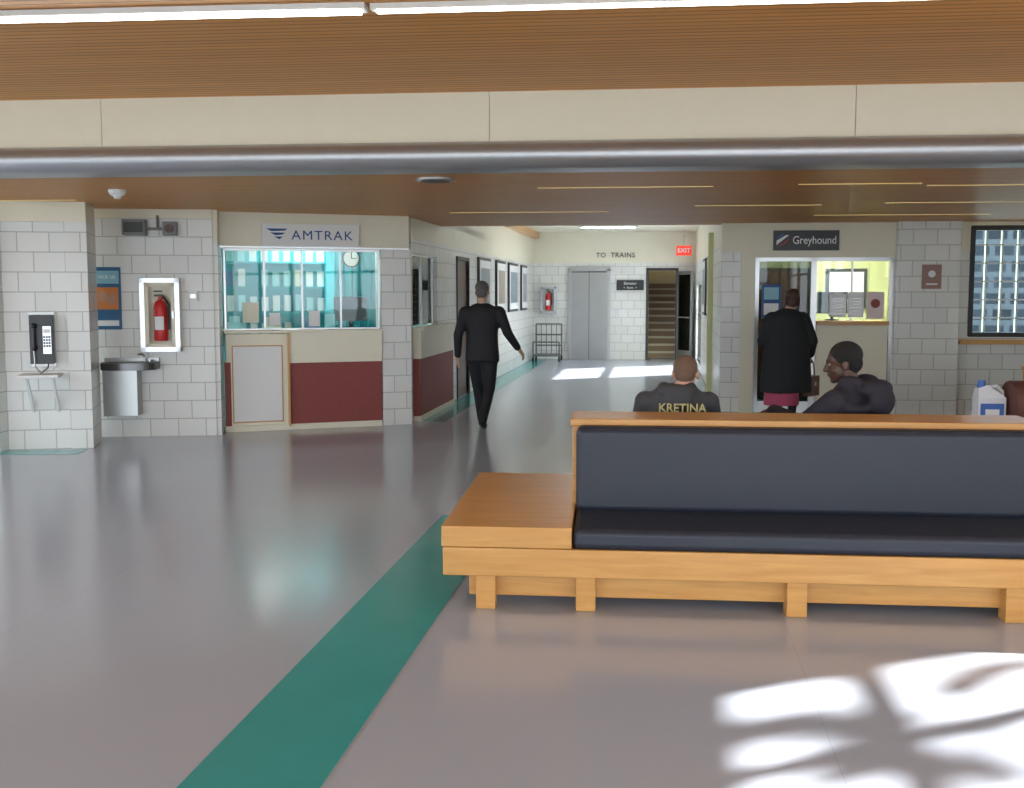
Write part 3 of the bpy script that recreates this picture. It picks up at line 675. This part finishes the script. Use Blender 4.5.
hg=mat('hair_grey',(.13,.12,.11),.8,bump=.8,bscale=160); hb=mat('hair_black',(.010,.009,.008),.7,bump=1,bscale=200); hbr=mat('hair_brown',(.06,.03,.018),.6,bump=.8,bscale=120); hz=mat('hair_buzz',(.17,.10,.065),.8,bump=.6,bscale=250)
suit=mat('black_suit',(.010,.010,.012),.75,bump=.6,bscale=11); trous=mat('black_trousers',(.009,.009,.011),.8,bump=.5,bscale=14); shoe=mat('black_shoe',(.01,.01,.01),.25)
coat=mat('dark_coat',(.012,.014,.016),.85,bump=.6,bscale=9); skirt=mat('pink_skirt',(.42,.07,.13),.8); hood=mat('grey_hoodie',(.055,.055,.06),.9,bump=.6,bscale=12); jack=mat('charcoal_jacket',(.032,.030,.040),.8,bump=.9,bscale=11,spec=.25); jean=mat('jeans',(.03,.045,.09),.9); shirtw=mat('shirt_collar',(.6,.6,.6),.7); scarf=mat('brown_bag_leather',(.14,.06,.04),.5)

def shoe_p(ax,ay,m,az=0.0,dir=(0,1)):
    d=Vector((dir[0],dir[1],0)).normalized()
    R=basis((d.x,d.y,0))
    return [ell((ax+d.x*.06,ay+d.y*.06,az+.045),(.045,.13,.042),m,R),ell((ax-d.x*.02,ay-d.y*.02,az+.06),(.04,.06,.055),m,R)]
# walking man
body=[loft([(.80,0,0,.20,.13),(.88,0,0,.198,.133),(1.0,0,0,.186,.125),(1.12,0,.005,.182,.12),(1.26,0,.01,.198,.125),(1.36,0,0,.205,.118),(1.42,0,0,.175,.10),(1.455,0,0,.11,.075),(1.475,0,.0,.062,.06)],0),
 ell((-.19,0,1.375),(.070,.070,.067),0),ell((.19,0,1.375),(.070,.070,.067),0),
 cap((-.205,0,1.37),(-.275,-.05,1.10),.066,.056,0),cap((-.275,-.05,1.10),(-.295,.03,.87),.055,.043,0),
 cap((.205,0,1.37),(.30,-.03,1.13),.066,.056,0),cap((.30,-.03,1.13),(.395,.10,.96),.055,.043,0),
 cap((-.085,0,.86),(-.07,.14,.48),.102,.072,1),cap((-.07,.14,.48),(-.045,.22,.11),.070,.055,1),
 cap((.085,0,.86),(.075,.03,.48),.102,.072,1),cap((.075,.03,.48),(.03,-.17,.14),.068,.055,1)]
body+=shoe_p(-.045,.22,2)+[ell((.03,-.115,.075),(.045,.12,.042),2,basis((0,1,-.45))),]
g=[(body,.014,3),head((0,.015,1.605),(0.08,1,-.05),3,4,5,6,7,1.0,'short',(0,-.005,1.42)),hand((-.297,.035,.86),(-.02,.12,-1),(1,0,.0),-1,3,.4),hand((.405,.11,.945),(.55,.3,-.8),(-.6,.2,-.3),-1,3,.4),
   ([ell((0,.005,1.475),(.068,.066,.022),8)],.008,1)]
figure('walking_man',g,[suit,trous,shoe,sk,hg,wh,M_black,lp,shirtw],(-2.03,11.98,0),0)
# woman in coat
body=[loft([(.42,0,0,.31,.21),(.60,0,0,.30,.21),(.85,0,0,.275,.20),(1.05,0,0,.25,.17),(1.22,0,0,.23,.14),(1.32,0,0,.20,.12),(1.38,0,0,.13,.085),(1.41,0,0,.065,.06)],0),
 ell((-.18,0,1.30),(.075,.075,.07),0),ell((.18,0,1.30),(.075,.075,.07),0),
 cap((-.2,0,1.28),(-.27,.05,1.02),.075,.07,0),cap((-.27,.05,1.02),(-.2,.28,1.08),.065,.055,0),
 cap((.2,0,1.28),(.30,.0,1.02),.075,.07,0),cap((.30,0,1.02),(.33,.16,.86),.065,.052,0),
 loft([(.26,-.05,0,.21,.16),(.45,-.05,0,.20,.15)],1),
 cap((-.09,0,.40),(-.09,.0,.09),.06,.045,2),cap((.09,0,.40),(.09,.05,.09),.06,.045,2)]+shoe_p(-.09,0,2)+shoe_p(.09,.05,2)
g=[(body,.014,3),head((.07,.02,1.515),(.55,1,-.25),3,4,5,6,7,.95,'bob',(.01,0,1.36)),hand((-.19,.30,1.085),(.3,1,0),(.5,0,-1),-1,3,.6,.92),hand((.335,.17,.845),(.05,.3,-1),(-1,0,0),-1,3,.9,.92)]
figure('standing_woman',g,[coat,skirt,trous,sk,hbr,wh,M_black,lp],(1.49,12.75,0),math.radians(8))
b=MB(); b.box(-.13,.13,-.05,.05,0,.24,scarf); b.tube([(-.09,0,.24),(-.06,0,.38),(0,0,.42),(.06,0,.38),(.09,0,.24)],.009,scarf); b.box(-.02,.02,-.056,-.05,.12,.17,M_alu)
b.build('handbag',(1.81,12.93,.36),math.radians(60),bevel=.02,seg=3)
def seated(shz,w):
    return [loft([(.44,0,0,.17,.13),(.58,0,0,.165*w,.13),(.74,0,.01,.178*w,.125),(shz-.09,0,.01,.20*w,.12),(shz-.02,0,.01,.185*w,.10),(shz+.03,0,.01,.115,.08),(shz+.05,0,.015,.07,.065)],0),
     ell((-.19*w,.01,shz-.06),(.07,.07,.065),0),ell((.19*w,.01,shz-.06),(.07,.07,.065),0),
     cap((-.1,.0,.525),(-.12,.41,.53),.088,.068,1),cap((.1,.0,.525),(.12,.41,.53),.088,.068,1),
     cap((-.12,.41,.53),(-.12,.43,.11),.062,.045,1),cap((.12,.41,.53),(.12,.43,.11),.062,.045,1)]+shoe_p(-.12,.44,2)+shoe_p(.12,.44,2)
body=seated(.99,1.0)+[cap((-.2,.01,.92),(-.25,.08,.68),.06,.05,0),cap((-.25,.08,.68),(-.12,.3,.66),.048,.038,0),cap((.2,.01,.92),(.25,.08,.68),.06,.05,0),cap((.25,.08,.68),(.12,.3,.66),.048,.038,0),
   ell((0,-.075,1.0),(.115,.06,.045),0),ell((0,-.10,.95),(.09,.045,.07),0),ell((-.08,-.02,1.02),(.04,.06,.035),0),ell((.08,-.02,1.02),(.04,.06,.035),0)]
g=[(body,.012,3),head((.05,.035,1.10),(.12,1,-.12),3,4,5,6,7,.97,'buzz',(.01,.0,.97)),hand((-.115,.31,.655),(.3,1,-.25),(0,-.2,-1),1,3,.3),hand((.115,.31,.655),(-.3,1,-.25),(0,-.2,-1),-1,3,.3)]
ky=figure('seated_youth',g,[hood,jean,shoe,sk,hz,wh,M_black,lp],(.11,6.48,0),0)
text('KRETINA',.07,mat('print_yellow',(.50,.44,.18),.6),ky,(.03,-.142,.905),name='back_print',off=.001,extr=.010)
# seated man in jacket, turned to the left, forearm resting forward
body=seated(1.03,1.14)+[cap((-.215,.01,.96),(-.25,.20,.80),.078,.066,0),cap((-.25,.20,.80),(-.14,.46,.86),.062,.048,0),cap((.215,.01,.95),(.27,.08,.72),.075,.062,0),cap((.27,.08,.72),(.12,.3,.66),.06,.045,0),
   ell((0,-.13,1.03),(.155,.08,.06),0),ell((0,-.17,.96),(.125,.06,.09),0),ell((-.10,-.02,1.07),(.045,.08,.04),0),ell((.10,-.02,1.07),(.045,.08,.04),0),
   ell((0,0,.62),(.22,.17,.05),0),ell((0,0,.78),(.235,.17,.05),0),ell((0,-.01,.92),(.245,.16,.05),0)]
g=[(body,.012,2),head((-.02,.08,1.17),(-.62,.8,-.12),3,4,5,6,7,1.0,'afro',(0,.01,1.0)),hand((-.13,.475,.865),(.35,1,-.2),(.2,-.2,-1),1,3,.5),hand((.11,.31,.655),(-.3,1,-.25),(0,-.2,-1),-1,3,.3)]
figure('seated_man',g,[jack,trous,shoe,sd_,hb,whd,M_black,lpd],(1.16,6.47,0),math.radians(53))

# ------------------------------------------------------------ unseen outdoor tree added to dapple the sun
b=MB(); bark=mat('bark',(.12,.08,.05),.9); leaf=mat('leaf',(.06,.16,.03),.7)
b.cyl((0,0,-.2),(0,0,4),.16,.1,bark); b.cyl((0,0,3),(.3,-1.2,5),.07,.03,bark); b.cyl((0,0,3),(-.3,1.2,5),.07,.03,bark)
random.seed(11)
for i in range(130):
    c=Vector((random.gauss(0,.7),random.gauss(0,1.3),4.6+random.gauss(0,.8))); r=.10+.12*random.random(); R=Euler((random.random()*3,random.random()*3,random.random()*3)).to_matrix().to_4x4(); R.translation=c
    b.add([(-r,0,0),(0,-r*.6,0),(r,0,0),(0,r*.6,0)],[(0,1,2,3)],leaf,R)
b.build('dapple_tree',(8.8,8.9,0),0)

# ------------------------------------------------------------ light
w=bpy.data.worlds.new('World'); S.world=w; w.use_nodes=True
w.node_tree.nodes['Background'].inputs['Color'].default_value=(.80,.90,1,1); w.node_tree.nodes['Background'].inputs['Strength'].default_value=5.9
sl=bpy.data.lights.new('sun','SUN'); sl.energy=28; sl.angle=math.radians(.9); sl.color=(1,.97,.93)
so=bpy.data.objects.new('sun',sl); COL.objects.link(so); so.rotation_euler=Vector((-.85,-.53,-.5)).to_track_quat('-Z','Z').to_euler(); so.location=(10,10,8)

# ------------------------------------------------------------ camera
cd=bpy.data.cameras.new('camera'); cam=bpy.data.objects.new('camera',cd); COL.objects.link(cam)
cam.location=(0,0,1.6); cam.rotation_euler=(math.radians(90-5.01),0,math.radians(8.0))
cd.sensor_width=36; cd.lens=1050/1024*36; cd.shift_y=-10/1024; cd.clip_end=300
S.camera=cam
